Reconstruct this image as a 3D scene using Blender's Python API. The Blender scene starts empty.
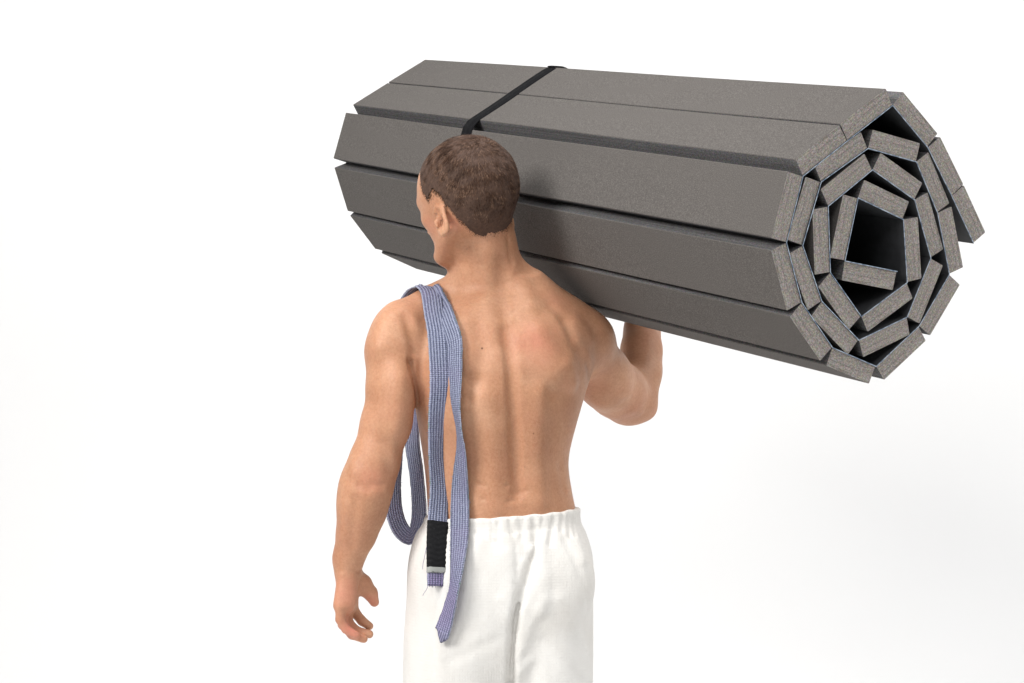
import bpy, math, random
import numpy as np
from mathutils import Vector, Matrix
rng = np.random.default_rng(7); random.seed(7)
sc = bpy.context.scene
COL = sc.collection
F, CX, CY, H = 2040.0, 512.0, 341.5, 1.40          # focal length in pixels, centre, lens height (m)

def P(px, py, Y):                                   # a point seen at a pixel, Y metres away from the lens
    return np.array([(px-CX)/F*Y, Y, H-(py-CY)/F*Y])

# ------------------------------------------------------------------ objects
def mesh_obj(name, V, faces, mats, parent=None, loc=(0,0,0), smooth=True, midx=None, uv=None):
    V = np.asarray(V, dtype=np.float64) - np.asarray(loc)
    me = bpy.data.meshes.new(name)
    if isinstance(faces, np.ndarray):
        n, k = faces.shape
        me.vertices.add(len(V)); me.vertices.foreach_set('co', V.astype(np.float32).ravel())
        me.loops.add(n*k); me.loops.foreach_set('vertex_index', faces.astype(np.int32).ravel())
        me.polygons.add(n)
        me.polygons.foreach_set('loop_start', np.arange(0, n*k, k, dtype=np.int32))
        me.polygons.foreach_set('loop_total', np.full(n, k, dtype=np.int32))
        me.update(calc_edges=True)
    else:
        me.from_pydata([tuple(v) for v in V], [], faces); me.update()
    me.validate()
    me.polygons.foreach_set('use_smooth', [smooth]*len(me.polygons))
    for m in (mats if isinstance(mats, (list, tuple)) else [mats]): me.materials.append(m)
    if midx is not None: me.polygons.foreach_set('material_index', np.asarray(midx, dtype=np.int32))
    if uv is not None:
        l = me.uv_layers.new(name='UVMap')
        vi = np.zeros(len(me.loops), dtype=np.int32); me.loops.foreach_get('vertex_index', vi)
        l.data.foreach_set('uv', np.asarray(uv)[vi].astype(np.float32).ravel())
    o = bpy.data.objects.new(name, me); COL.objects.link(o)
    if parent is not None:
        o.parent = parent; o.location = Vector(loc) - (Vector(parent.location) if parent.location else Vector())
    else: o.location = loc
    return o

def tag(o, label=None, cat=None, group=None, kind=None):
    for k, v in (('label', label), ('category', cat), ('group', group), ('kind', kind)):
        if v: o[k] = v
    return o

# ------------------------------------------------------------------ materials
class NT:
    def __init__(s, name):
        s.m = bpy.data.materials.new(name); s.m.use_nodes = True
        s.t = s.m.node_tree; s.b = s.t.nodes['Principled BSDF']
    def n(s, typ, **kw):
        nd = s.t.nodes.new(typ)
        for k, v in kw.items():
            if k.startswith('i_'): nd.inputs[k[2:].replace('_', ' ')].default_value = v
            else: setattr(nd, k, v)
        return nd
    def l(s, a, b): s.t.links.new(a, b)
    def coord(s, kind='Object', scale=(1,1,1), loc=(0,0,0)):
        tc = s.n('ShaderNodeTexCoord'); mp = s.n('ShaderNodeMapping')
        mp.inputs['Scale'].default_value = scale; mp.inputs['Location'].default_value = loc
        s.l(tc.outputs[kind], mp.inputs['Vector']); return mp.outputs['Vector']
    def noise(s, v, scale, detail=4, rough=.55):
        nd = s.n('ShaderNodeTexNoise'); s.l(v, nd.inputs['Vector'])
        nd.inputs['Scale'].default_value = scale; nd.inputs['Detail'].default_value = detail
        nd.inputs['Roughness'].default_value = rough; return nd.outputs['Fac']
    def ramp(s, f, stops):
        r = s.n('ShaderNodeValToRGB'); s.l(f, r.inputs['Fac']); e = r.color_ramp.elements
        while len(e) < len(stops): e.new(.5)
        for el, (p, c) in zip(e, stops): el.position = p; el.color = (c+(1,)) if len(c) == 3 else c
        return r.outputs['Color']
    def mix(s, f, a, b, mode='MIX'):
        m = s.n('ShaderNodeMix', data_type='RGBA', blend_type=mode)
        for sock, val in ((m.inputs[0], f), (m.inputs[6], a), (m.inputs[7], b)):
            if hasattr(val, 'node'): s.l(val, sock)
            else: sock.default_value = val if not isinstance(val, tuple) else (val+(1,))[:4]
        return m.outputs[2]
    def math(s, op, a, b=None, c=None, clamp=False):
        m = s.n('ShaderNodeMath', operation=op, use_clamp=clamp)
        for i, v in enumerate((a, b, c)):
            if v is None: continue
            if hasattr(v, 'node'): s.l(v, m.inputs[i])
            else: m.inputs[i].default_value = v
        return m.outputs[0]
    def blob(s, pos, r, soft=1.0):                  # 1 inside a spot, 0 outside
        d = s.n('ShaderNodeVectorMath', operation='DISTANCE'); s.l(s.coord(), d.inputs[0]); d.inputs[1].default_value = tuple(pos)
        m = s.n('ShaderNodeMapRange', interpolation_type='SMOOTHSTEP'); s.l(d.outputs['Value'], m.inputs['Value'])
        m.inputs['From Min'].default_value = r*(1-soft); m.inputs['From Max'].default_value = r
        m.inputs['To Min'].default_value = 1; m.inputs['To Max'].default_value = 0
        return m.outputs['Result']
    def bump(s, h, strength, dist, prev=None):
        b = s.n('ShaderNodeBump'); b.inputs['Strength'].default_value = strength; b.inputs['Distance'].default_value = dist
        s.l(h, b.inputs['Height'])
        if prev is not None: s.l(prev, b.inputs['Normal'])
        s.l(b.outputs['Normal'], s.b.inputs['Normal']); return b.outputs['Normal']
    def set(s, **kw):
        for k, v in kw.items():
            k = k.replace('_', ' ')
            if hasattr(v, 'node'): s.l(v, s.b.inputs[k])
            else: s.b.inputs[k].default_value = v
        return s

def foam_mat(name, a, b, layered):
    n = NT(name)
    v = n.coord()
    fine = n.noise(v, 900, 3, .7); big = n.noise(v, 9, 3, .5); mid = n.noise(v, 260, 4, .7)
    c = n.mix(n.math('MULTIPLY', n.math('SUBTRACT', mid, .3), 2.0, clamp=True), a, b)
    c = n.mix(n.math('MULTIPLY', big, .35), c, tuple(x*.82 for x in a))
    c = n.mix(.52, c, n.ramp(n.noise(v, 620, 3, .75), [(.35, tuple(x*.5 for x in a)), (.5, a), (.68, tuple(min(1, x*2.0) for x in b))]))
    if layered:                                     # laminated sheets seen on the cut faces
        vs = n.coord(scale=(14, 330, 3)); st = n.noise(vs, 1.0, 2, .6); va = n.coord(scale=(.45, 1, .45))
        cn = n.n('ShaderNodeTexNoise'); n.l(v, cn.inputs['Vector']); cn.inputs['Scale'].default_value = 330; cn.inputs['Detail'].default_value = 3
        sp = n.noise(va, 520, 2, .8)
        c = n.mix(n.ramp(sp, [(.50, (0,)*3), (.68, (.42,)*3)]), c, tuple(x*1.75 for x in b))
        c = n.mix(n.ramp(sp, [(.34, (.45,)*3), (.47, (0,)*3)]), c, tuple(x*.45 for x in a))
        c = n.mix(.5, c, cn.outputs['Color'], 'SOFT_LIGHT')
        c = n.mix(.75, c, n.ramp(st, [(.34, (.66, .66, .66)), (.48, (.97, .97, .97)), (.68, (1.15, 1.15, 1.15))]), 'MULTIPLY')
        n.bump(st, .35, .0006, n.bump(fine, .5, .0006))
    else:
        n.bump(mid, .18, .0006, n.bump(fine, .4, .0006))
    n.set(Base_Color=c, Roughness=.9)
    n.b.inputs['Specular IOR Level'].default_value = .2
    return n.m

M_FOAM = foam_mat('foam_skin', (.092, .084, .078), (.112, .103, .096), False)
M_CUT = foam_mat('foam_cut', (.262, .236, .213), (.335, .305, .28), True)
M_SIDE = foam_mat('foam_side', (.095, .092, .093), (.128, .125, .127), True)

def vinyl():
    n = NT('vinyl_skin'); v = n.coord()
    n.set(Base_Color=n.ramp(n.noise(v, 60), [(.3, (.036, .037, .040)), (.7, (.052, .054, .058))]), Roughness=.55)
    n.bump(n.noise(v, 500), .2, .0004); return n.m
M_VINYL = vinyl()
def vinyl_edge():
    n = NT('vinyl_cut_edge'); v = n.coord()
    n.set(Base_Color=n.ramp(n.noise(v, 120), [(.35, (.12, .18, .27)), (.6, (.48, .56, .66))]), Roughness=.6); return n.m
M_VEDGE = vinyl_edge()

# ------------------------------------------------------------------ the rolled mat
HP = [(973.5,243.5),(951.5,196),(927.5,147.5),(892.5,105.6),(847.5,140.9),(803,176.3),(786.5,242.5),(801.9,302.5),(832.5,347.5),(876,366.2),(918.8,326),(949.2,274.3),(937.3,213),(916.2,162),(868,148.5),(821.2,182),(802.8,245.5),(821.9,301.2),(858.8,340),(906.9,316.9),(930.6,258.1),(914.4,200),(872.3,170),(828.2,206.3),(830.4,272.3),(861.3,316.3),(906.9,282.5),(903.1,219.6),(858.1,198.1),(845,260.8),(897.3,271.3)]
W_SLAT = .100; SC = W_SLAT/.03142321
az, el = .5296, -.15215
AX = np.array([math.sin(az)*math.cos(el), -math.cos(az)*math.cos(el), math.sin(el)])   # points to the near end
L_ROLL = .48655718*SC; T_SLAT = .00909*SC
cc = P(880, 240, SC)                               # a point of the near end's plane
CAM = np.array([0, 0, H])
def on_face(px, py):
    r = P(px, py, 1.0)-CAM; return CAM+r*((AX@(cc-CAM))/(AX@r))
hinge = [on_face(*p) for p in HP]
e1 = np.array([-AX[1], AX[0], 0]); e1 /= np.linalg.norm(e1)      # horizontal across the roll
if e1[0] < 0: e1 = -e1
e2 = np.cross(AX, e1); e2 = e2 if e2[2] > 0 else -e2
def f2(p): return np.array([(p-cc)@e1, (p-cc)@e2])
h2 = [f2(p) for p in hinge]
roll_c = np.mean([h2[i] for i in range(3, 12)], axis=0)
def W3(q, s=0.0):
    k = s/L_ROLL                                   # the far end sags slightly out of the near end's shape
    q = (q[0]+k*(.0231*q[0]+.0279*q[1]+.0033), q[1]+k*(-.0489*q[0]-.0028*q[1]-.0069))
    return cc+e1*q[0]+e2*q[1]-AX*s   # section point, s metres towards the far end
root_loc = W3(roll_c, L_ROLL/2)
mat_root = bpy.data.objects.new('rolled_mat', None); COL.objects.link(mat_root); mat_root.location = root_loc
mat_root.empty_display_size = .1
tag(mat_root, 'large grey foam folding mat rolled up into a spiral and carried on the shoulder', 'rolled mat')

slat_quads = []
GAP = .0006
for i in range(30):
    a, b = h2[i], h2[i+1]
    d = (b-a); L = np.linalg.norm(d); d /= L
    m = np.array([-d[1], d[0]])
    mid = (a+b)/2
    if m@(mid-roll_c) < 0: m = -m
    if i in (29, 28): m = m if m@(mid-roll_c) > 0 else -m
    t = T_SLAT*(1+rng.normal(0, .02))
    half = L/2-GAP
    sk = rng.normal(0, .0008, 2); sj = rng.normal(0, .0022, 2)
    # local frame: x along the width, y outward, z along the length; face sheet first
    o3 = W3(mid+m*.0012, 0)
    X = e1*d[0]+e2*d[1]; Y = e1*m[0]+e2*m[1]; Z = np.cross(X, Y)
    sgn = 1 if Z@AX < 0 else -1                    # direction of the far end along local z
    bev = .0011
    prof = [(-half, 0), (half, 0), (half+sk[0], t-bev), (half+sk[0]-bev, t), (-half+sk[1]+bev, t), (-half+sk[1], t-bev)]
    if i == 0:  prof[0] = (-half, 0)
    V = []; NS = 14
    wv = rng.normal(0, 1, 3)
    for k in range(NS+1):
        u = k/NS; s = sj[0]*(1-u)+(L_ROLL+sj[1])*u
        s = s if k else 0.0+abs(sj[0])*.4
        bowx = .0009*math.sin(u*5+wv[0]); bowy = .0007*math.sin(u*4+wv[1])
        bowx *= math.sin(math.pi*u); bowy *= math.sin(math.pi*u)
        for (x, y) in prof:
            w = W3(mid+m*.0012+d*(x+bowx)+m*(y+bowy*(y > 0)), s)-o3; V.append((w@X, w@Y, w@Z))
    Fc = []; mi = []
    n = 6
    for k in range(NS):
        for j in range(n):
            q = [k*n+j, k*n+(j+1) % n, (k+1)*n+(j+1) % n, (k+1)*n+j]
            if sgn < 0: q = q[::-1]
            Fc.append(q); mi.append({0: 2, 1: 1, 2: 0, 3: 0, 4: 0, 5: 1}[j])
    c0 = list(range(n)); c1 = [NS*n+j for j in range(n)]
    Fc.append(c0[::-1] if sgn > 0 else c0); mi.append(3)
    Fc.append(c1 if sgn > 0 else c1[::-1]); mi.append(3)
    me = bpy.data.meshes.new('foam_slat'); me.from_pydata([tuple(v) for v in V], [], Fc); me.update()
    for mm in (M_FOAM, M_SIDE, M_SIDE, M_CUT): me.materials.append(mm)
    me.polygons.foreach_set('material_index', mi)
    o = bpy.data.objects.new('foam_slat', me); COL.objects.link(o); o.parent = mat_root
    R = Matrix(((X[0], Y[0], Z[0]), (X[1], Y[1], Z[1]), (X[2], Y[2], Z[2]))).to_4x4()
    R.translation = Vector(o3-root_loc)
    o.matrix_local = R
    slat_quads.append((a, b, b+m*t, a+m*t, m))

# the vinyl face sheet: one strip through all the hinges, on the inner side
def offset_poly():
    V = []; Fc = []; mi = []; sI = []; sO = []
    for i, p in enumerate(h2):
        ms = []
        if i > 0: ms.append(slat_quads[i-1][4])
        if i < 30: ms.append(slat_quads[i][4])
        mm = sum(ms); mm = mm/np.linalg.norm(mm); k = 1/max(.6, mm@ms[0])
        sO.append(p+mm*.0010*k); sI.append(p-mm*.0004*k)
    N = len(h2)
    for s in (-.0006, L_ROLL+.0006):
        for q in sI: V.append(W3(q, s))
        for q in sO: V.append(W3(q, s))
    for i in range(N-1):
        Fc += [[i, i+1, 2*N+i+1, 2*N+i], [N+i, 3*N+i, 3*N+i+1, N+i+1], [i, N+i, N+i+1, i+1], [2*N+i, 2*N+i+1, 3*N+i+1, 3*N+i]]
        mi += [0, 0, 1, 1]
    Fc += [[0, 2*N, 3*N, N], [N-1, 2*N-1, 4*N-1, 3*N-1]]; mi += [1, 1]
    return V, Fc, mi
V, Fc, mi = offset_poly()
mesh_obj('vinyl_sheet', V, Fc, [M_VINYL, M_VEDGE], mat_root, tuple(root_loc), smooth=False, midx=mi)

# convex hull of the section (for the strap and the shoulder's dent)
def hull(pts):
    pts = sorted(map(tuple, pts)); 
    def half(ps):
        r = []
        for p in ps:
            while len(r) > 1 and (r[-1][0]-r[-2][0])*(p[1]-r[-2][1])-(r[-1][1]-r[-2][1])*(p[0]-r[-2][0]) <= 0: r.pop()
            r.append(p)
        return r
    a = half(pts); b = half(pts[::-1]); return np.array(a[:-1]+b[:-1])
HULL = hull([q for s in slat_quads for q in s[:4]])

# ------------------------------------------------------------------ strap round the roll
def ridge_s(px):                                    # where the top ridge of the roll is met at that pixel column
    q = max(HULL, key=lambda p: p[1]); best = None
    for s in np.linspace(0, L_ROLL, 1500):
        p = W3(q, s); x = CX+p[0]/p[1]*F
        if best is None or abs(x-px) < best[0]: best = (abs(x-px), s)
    return best[1]
S_STRAP = ridge_s(552)
def strap():
    c = HULL.mean(0); pts = []
    for a, b in zip(HULL, np.roll(HULL, -1, 0)):
        for t in np.linspace(0, 1, 9)[:-1]: pts.append(a*(1-t)+b*t)
    pts = np.array(pts); n = len(pts); V = []; Fc = []
    for _ in range(1):
        pts = .5*pts+.25*(np.roll(pts, 1, 0)+np.roll(pts, -1, 0))
    T = np.roll(pts, -1, 0)-np.roll(pts, 1, 0); Nn = np.stack([T[:, 1], -T[:, 0]], 1); Nn /= np.linalg.norm(Nn, axis=1, keepdims=True)
    if ((pts-c)*Nn).sum() < 0: Nn = -Nn
    w = .019
    for i in range(n):
        ds = .002*math.sin(i*.35)+.004*math.sin(i/n*2*math.pi)
        for (dw, of) in ((-w, .0006), (w, .0006), (w*.98, .0026), (-w*.98, .0026)):
            V.append(W3(pts[i]+Nn[i]*of, S_STRAP+ds+dw))
    for i in range(n):
        j = (i+1) % n
        for k in range(4): Fc.append([i*4+k, i*4+(k+1) % 4, j*4+(k+1) % 4, j*4+k])
    return V, Fc
def webbing():
    n = NT('black_webbing'); v = n.coord()
    n.set(Base_Color=n.ramp(n.noise(v, 300, 3, .7), [(.35, (.005, .005, .006)), (.7, (.011, .011, .012))]), Roughness=.95)
    n.b.inputs['Specular IOR Level'].default_value = .1
    n.bump(n.noise(v, 700, 2, .6), .6, .0006); return n.m
M_WEB = webbing()
V, Fc = strap()
st_loc = tuple(W3(roll_c, S_STRAP))
strap_o = mesh_obj('strap', V, Fc, M_WEB, None, st_loc)
tag(strap_o, 'thin black webbing strap fastened round the middle of the grey foam roll', 'strap')
# buckle and short tail on the top ridge, tail end below
def tail(q0, q1, s0, s1, w, th, name):
    n = 14; V = []; Fc = []
    a, b = W3(q0, s0), W3(q1, s1)
    for i in range(n+1):
        t = i/n; p = a*(1-t)+b*t; p = p+e2*.004*math.sin(t*math.pi)
        for dw, dz in ((-w, 0), (w, 0), (w, th), (-w, th)): V.append(p+AX*dw+e2*dz)
    for i in range(n):
        for k in range(4): Fc.append([i*4+k, i*4+4+k, i*4+4+(k+1) % 4, i*4+(k+1) % 4])
    Fc += [[0, 1, 2, 3], [n*4+3, n*4+2, n*4+1, n*4]]
    return mesh_obj(name, V, Fc, M_WEB, strap_o, st_loc, smooth=False)
qt = max(HULL, key=lambda p: p[1]); tail(qt+np.array([-.004, .001]), qt+np.array([.03, -.004]), S_STRAP-.002, S_STRAP-.012, .013, .003, 'buckle')
qb = min(HULL, key=lambda p: p[1])
def loose_end():
    ks = [P(552, 300.8, 4.08), P(575, 308, 4.075), P(592, 313.2, 4.06), P(603, 314.5, 4.05), P(612, 317.2, 4.045)]
    V = []; Fc = []; n = len(ks)*4
    for i in range(n+1):
        t = i/n*(len(ks)-1); j = min(int(t), len(ks)-2); p = ks[j]*(1-t+j)+ks[j+1]*(t-j)
        d = ks[j+1]-ks[j]; d = d/np.linalg.norm(d); w = np.cross(d, [0, 0, 1.]); w /= np.linalg.norm(w); w = w*.98+np.array([0, 0, .2]); up = np.cross(w, d)
        for a, b in ((-.0095, 0), (.0095, 0), (.0095, .003), (-.0095, .003)): V.append(p+w*a+up*b)
    for i in range(n):
        for k in range(4): Fc.append([i*4+k, i*4+4+k, i*4+4+(k+1) % 4, i*4+(k+1) % 4])
    Fc += [[0, 1, 2, 3], [n*4+3, n*4+2, n*4+1, n*4]]
    mesh_obj('loose_end', V, Fc, M_WEB, strap_o, st_loc, smooth=False)
loose_end()

# ------------------------------------------------------------------ signed-distance modelling
class Field:
    def __init__(s, lo, hi, vox):
        s.lo = np.array(lo, float); s.v = vox
        s.n = np.ceil((np.array(hi)-s.lo)/vox).astype(int)+1
        s.D = np.full(tuple(s.n), .3, np.float32)
    def box(s, lo, hi):
        a = np.clip(np.floor((np.asarray(lo)-s.lo)/s.v).astype(int), 0, s.n-1)
        b = np.clip(np.ceil((np.asarray(hi)-s.lo)/s.v).astype(int)+1, 1, s.n)
        if (b <= a).any(): return None
        sl = tuple(slice(i, j) for i, j in zip(a, b))
        ax = [s.lo[k]+s.v*np.arange(a[k], b[k]) for k in range(3)]
        return sl, ax[0][:, None, None].astype(np.float32), ax[1][None, :, None].astype(np.float32), ax[2][None, None, :].astype(np.float32)
    def blend(s, lo, hi, fn, k, op='add'):
        r = s.box(np.asarray(lo)-k-.01, np.asarray(hi)+k+.01)
        if r is None: return
        sl, X, Y, Z = r; d = fn(X, Y, Z); A = s.D[sl]
        if op == 'add':
            h = np.maximum(k-np.abs(A-d), 0)/k; s.D[sl] = np.minimum(A, d)-h*h*k*.25
        else:                                       # carve d out of A
            d = -d; h = np.maximum(k-np.abs(A-d), 0)/k; s.D[sl] = np.maximum(A, d)+h*h*k*.25
    def cone(s, a, b, ra, rb, k=.02, op='add'):
        a = np.asarray(a, float); b = np.asarray(b, float); r = max(ra, rb); ab = b-a; L2 = ab@ab+1e-12
        def fn(X, Y, Z):
            t = np.clip(((X-a[0])*ab[0]+(Y-a[1])*ab[1]+(Z-a[2])*ab[2])/L2, 0, 1)
            return np.sqrt((X-a[0]-t*ab[0])**2+(Y-a[1]-t*ab[1])**2+(Z-a[2]-t*ab[2])**2)-(ra+(rb-ra)*t)
        s.blend(np.minimum(a, b)-r, np.maximum(a, b)+r, fn, k, op)
    def chain(s, pts, k=.02):
        for (a, ra), (b, rb) in zip(pts, pts[1:]): s.cone(a, b, ra, rb, k)
    def ell(s, c, r, M=None, k=.02, op='add'):
        c = np.asarray(c, float); M = np.eye(3) if M is None else np.asarray(M); R = max(r)
        def fn(X, Y, Z):
            q = [(X-c[0])*M[i][0]+(Y-c[1])*M[i][1]+(Z-c[2])*M[i][2] for i in range(3)]
            k0 = np.sqrt(sum((q[i]/r[i])**2 for i in range(3)))
            k1 = np.sqrt(sum((q[i]/r[i]**2)**2 for i in range(3)))+1e-6
            return k0*(k0-1)/k1
        s.blend(c-R*1.15-k*.5, c+R*1.15+k*.5, fn, k, op)
    def loft(s, rows, yaw, k=.03, e=2.3):           # rows: z, cx, cy, a (half width), b (half depth)
        rows = np.array(sorted(rows)); cs, sn = math.cos(yaw), math.sin(yaw)
        def fn(X, Y, Z):
            z = Z.ravel(); g = [smooth_interp(z, rows[:, 0], rows[:, j])[None, None, :] for j in (1, 2, 3, 4)]
            u = ((X-g[0])*cs+(Y-g[1])*sn)/g[2]; v = (-(X-g[0])*sn+(Y-g[1])*cs)/g[3]
            q = (np.abs(u)**e+np.abs(v)**e)**(1/e)
            gr = np.sqrt((u/g[2])**2+(v/g[3])**2)/np.maximum(np.sqrt(u*u+v*v), 1e-4)
            d = (q-1)/np.maximum(gr, 1)
            dz = np.maximum(Z-rows[-1, 0], rows[0, 0]-Z)
            return np.maximum(d, dz)
        m = rows[:, 3:5].max()*1.1
        s.blend((rows[:, 1].min()-m, rows[:, 2].min()-m, rows[0, 0]), (rows[:, 1].max()+m, rows[:, 2].max()+m, rows[-1, 0]), fn, k)
    def ridge(s, pts, amp, w, back=None):           # soft ridge (+) or groove (-) along a line
        pts = [np.asarray(p, float) for p in pts]; lo = np.min(pts, 0)-2.6*w; hi = np.max(pts, 0)+2.6*w
        r = s.box(lo, hi)
        if r is None: return
        sl, X, Y, Z = r; best = None
        for a, b in zip(pts, pts[1:]) if len(pts) > 1 else [(pts[0], pts[0]+1e-4)]:
            ab = b-a; L2 = ab@ab+1e-12
            t = np.clip(((X-a[0])*ab[0]+(Y-a[1])*ab[1]+(Z-a[2])*ab[2])/L2, 0, 1)
            q = (X-a[0]-t*ab[0])**2+(Y-a[1]-t*ab[1])**2+(Z-a[2]-t*ab[2])**2
            best = q if best is None else np.minimum(best, q)
        s.D[sl] -= (amp*np.exp(-best/(w*w))).astype(np.float32)
    def soften(s, lo, hi, n):                       # rounds off the joints between masses
        r = s.box(lo, hi)
        if r is None: return
        A = s.D[r[0]].copy(); O = A.copy()
        for _ in range(n):
            for ax in range(3):
                A2 = np.moveaxis(A, ax, 0); C2 = A2.copy(); C2[1:-1] = .25*A2[:-2]+.5*A2[1:-1]+.25*A2[2:]; A = np.moveaxis(C2, 0, ax)
        w = 1.0
        for k in range(3):
            g = r[1+k]; d = np.minimum(g-g.min(), g.max()-g); w = w*np.clip(d/.02, 0, 1)
        s.D[r[0]] = O*(1-w)+A*w
    def at(s, p):
        q = (np.asarray(p, float)-s.lo)/s.v; i = np.clip(np.floor(q).astype(int), 0, s.n-2); f = q-i
        if q.ndim == 1: i = i[None]; f = f[None]
        r = 0
        for dx in (0, 1):
            for dy in (0, 1):
                for dz in (0, 1):
                    wgt = (f[:, 0] if dx else 1-f[:, 0])*(f[:, 1] if dy else 1-f[:, 1])*(f[:, 2] if dz else 1-f[:, 2])
                    r = r+wgt*s.D[i[:, 0]+dx, i[:, 1]+dy, i[:, 2]+dz]
        return r
    def grad(s, p, h=.002):
        p = np.atleast_2d(p); g = np.stack([s.at(p+np.eye(3)[k]*h)-s.at(p-np.eye(3)[k]*h) for k in range(3)], 1)
        return g/(np.linalg.norm(g, axis=1, keepdims=True)+1e-9)
    def hit(s, px, py, y0=3.3, y1=4.4):             # first surface met on the line of sight
        Y = np.arange(y0, y1, .001); pts = np.stack([(px-CX)/F*Y, Y, H-(py-CY)/F*Y], 1)
        d = s.at(pts); i = np.argmax(d < 0) if (d < 0).any() else np.argmin(d)
        return pts[i]
    def mesh(s, relax=2):
        D = s.D; S = D < 0
        c = np.zeros(tuple(s.n-1), np.int8)
        for dx in (0, 1):
            for dy in (0, 1):
                for dz in (0, 1):
                    c += S[dx:D.shape[0]-1+dx, dy:D.shape[1]-1+dy, dz:D.shape[2]-1+dz]
        act = np.argwhere((c > 0) & (c < 8)); idx = np.full(c.shape, -1, np.int32)
        idx[tuple(act.T)] = np.arange(len(act))
        acc = np.zeros((len(act), 3)); cnt = np.zeros(len(act))
        cor = [(0,0,0),(1,0,0),(0,1,0),(1,1,0),(0,0,1),(1,0,1),(0,1,1),(1,1,1)]
        val = [D[tuple((act+np.array(o)).T)].astype(float) for o in cor]
        for i in range(8):
            for j in range(i+1, 8):
                if sum(abs(a-b) for a, b in zip(cor[i], cor[j])) != 1: continue
                m = (val[i] < 0) != (val[j] < 0); t = val[i][m]/(val[i][m]-val[j][m])
                acc[m] += np.array(cor[i])+t[:, None]*(np.array(cor[j])-np.array(cor[i])); cnt[m] += 1
        V = s.lo+s.v*(act+acc/cnt[:, None]); Q = []
        for ax in range(3):
            o = [0, 0, 0]; o[ax] = 1
            A = S[:-1 if ax == 0 else None, :-1 if ax == 1 else None, :-1 if ax == 2 else None]
            B = S[o[0]:, o[1]:, o[2]:]
            e = np.argwhere(A != B); b1, b2 = (ax+1) % 3, (ax+2) % 3
            e = e[(e[:, b1] > 0) & (e[:, b2] > 0) & (e[:, b1] < s.n[b1]-1) & (e[:, b2] < s.n[b2]-1)]
            ins = A[tuple(e.T)]; q = []
            for (d1, d2) in ((0, 0), (-1, 0), (-1, -1), (0, -1)):
                f = e.copy(); f[:, b1] += d1; f[:, b2] += d2; q.append(idx[tuple(f.T)])
            q = np.stack(q, 1); q[~ins] = q[~ins][:, ::-1]; Q.append(q)
        Q = np.concatenate(Q); Q = Q[(Q >= 0).all(1)]
        E = np.concatenate([Q[:, [0, 1]], Q[:, [1, 2]], Q[:, [2, 3]], Q[:, [3, 0]]])
        deg = np.bincount(E.ravel(), minlength=len(V)).astype(float)+1e-9
        for it in range(relax*2):
            a = np.zeros_like(V)
            for k in range(3):
                a[:, k] = np.bincount(E[:, 0], V[E[:, 1], k], len(V))+np.bincount(E[:, 1], V[E[:, 0], k], len(V))
            V = V+(.5 if it % 2 == 0 else -.53)*(a/deg[:, None]-V)
        return V, Q

def smooth_interp(x, xp, fp):                       # monotone-ish cubic through the rows
    i = np.clip(np.searchsorted(xp, x)-1, 0, len(xp)-2); h = np.diff(xp); dl = np.diff(fp)/h
    m = np.concatenate([[dl[0]], (dl[1:]+dl[:-1])/2, [dl[-1]]])
    t = np.clip((x-xp[i])/h[i], 0, 1); h_ = h[i]
    return ((2*t**3-3*t**2+1)*fp[i]+(t**3-2*t**2+t)*h_*m[i]+(-2*t**3+3*t**2)*fp[i+1]+(t**3-t**2)*h_*m[i+1]).astype(np.float32)

Y0 = 3.64; YAW = math.radians(15)
def row(py, l, r, b, y=Y0, yaw=YAW):
    L, R = P(l, py, y), P(r, py, y); w = (R[0]-L[0])/2
    a = math.sqrt(max(w*w-(b*math.sin(yaw))**2, .0025))/math.cos(yaw)
    return (L[2], (L[0]+R[0])/2, y, a, b)
lat = np.array([math.cos(YAW), math.sin(YAW), 0]); fwd = np.array([-math.sin(YAW), math.cos(YAW), 0])

B = Field((-.37, 3.36, -.002), (.33, 4.28, 1.82), .0027)
# torso
B.loft([row(284, 468, 530, .030), row(298, 454, 545, .060), row(312, 436, 566, .078), row(330, 424, 583, .094), row(365, 416, 592, .112), row(400, 415.5, 583, .116), row(430, 420, 574.5, .112),
        row(460, 424.5, 568, .106), row(490, 427.5, 571, .104), row(516, 428.5, 576, .108), row(560, 424, 580, .114), row(600, 424, 580, .112), row(640, 440, 566, .09)], YAW, e=2.25)
# legs and feet under the trousers
for s_, hx, kx, fx in ((-1, 463, 455, 452), (1, 545, 553, 558)):
    hp = P(hx, 600, Y0); kn = P(kx, 640, Y0); kn[2] = .50; kn[1] += .01; an = P(fx, 640, Y0); an[2] = .085; an[1] -= .02
    B.chain([(hp, .082), ((hp*.55+kn*.45), .072), (kn, .056), ((kn*.7+an*.3)-fwd*.012, .056), (an*.75+kn*.25, .040), (an, .036)], .03)
    toe = an+fwd*.15; toe[2] = .022; heel = an-fwd*.045; heel[2] = .03
    B.cone(heel, toe, .032, .024, .03)
    for j in range(5):
        tb = toe+lat*s_*(-.032+j*.016)*1.0+fwd*(.0-.006*abs(j-.5)); tb[2] = .014
        B.cone(toe*.55+heel*.45+lat*s_*(-.02+j*.011)+np.array([0, 0, .012]), tb, .018, .014, .015)
        B.cone(tb, tb+fwd*(.03-.003*j)+np.array([0, 0, -.002]), .0125 if j == 0 else .0095, .0115 if j == 0 else .0085, .006)
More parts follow.
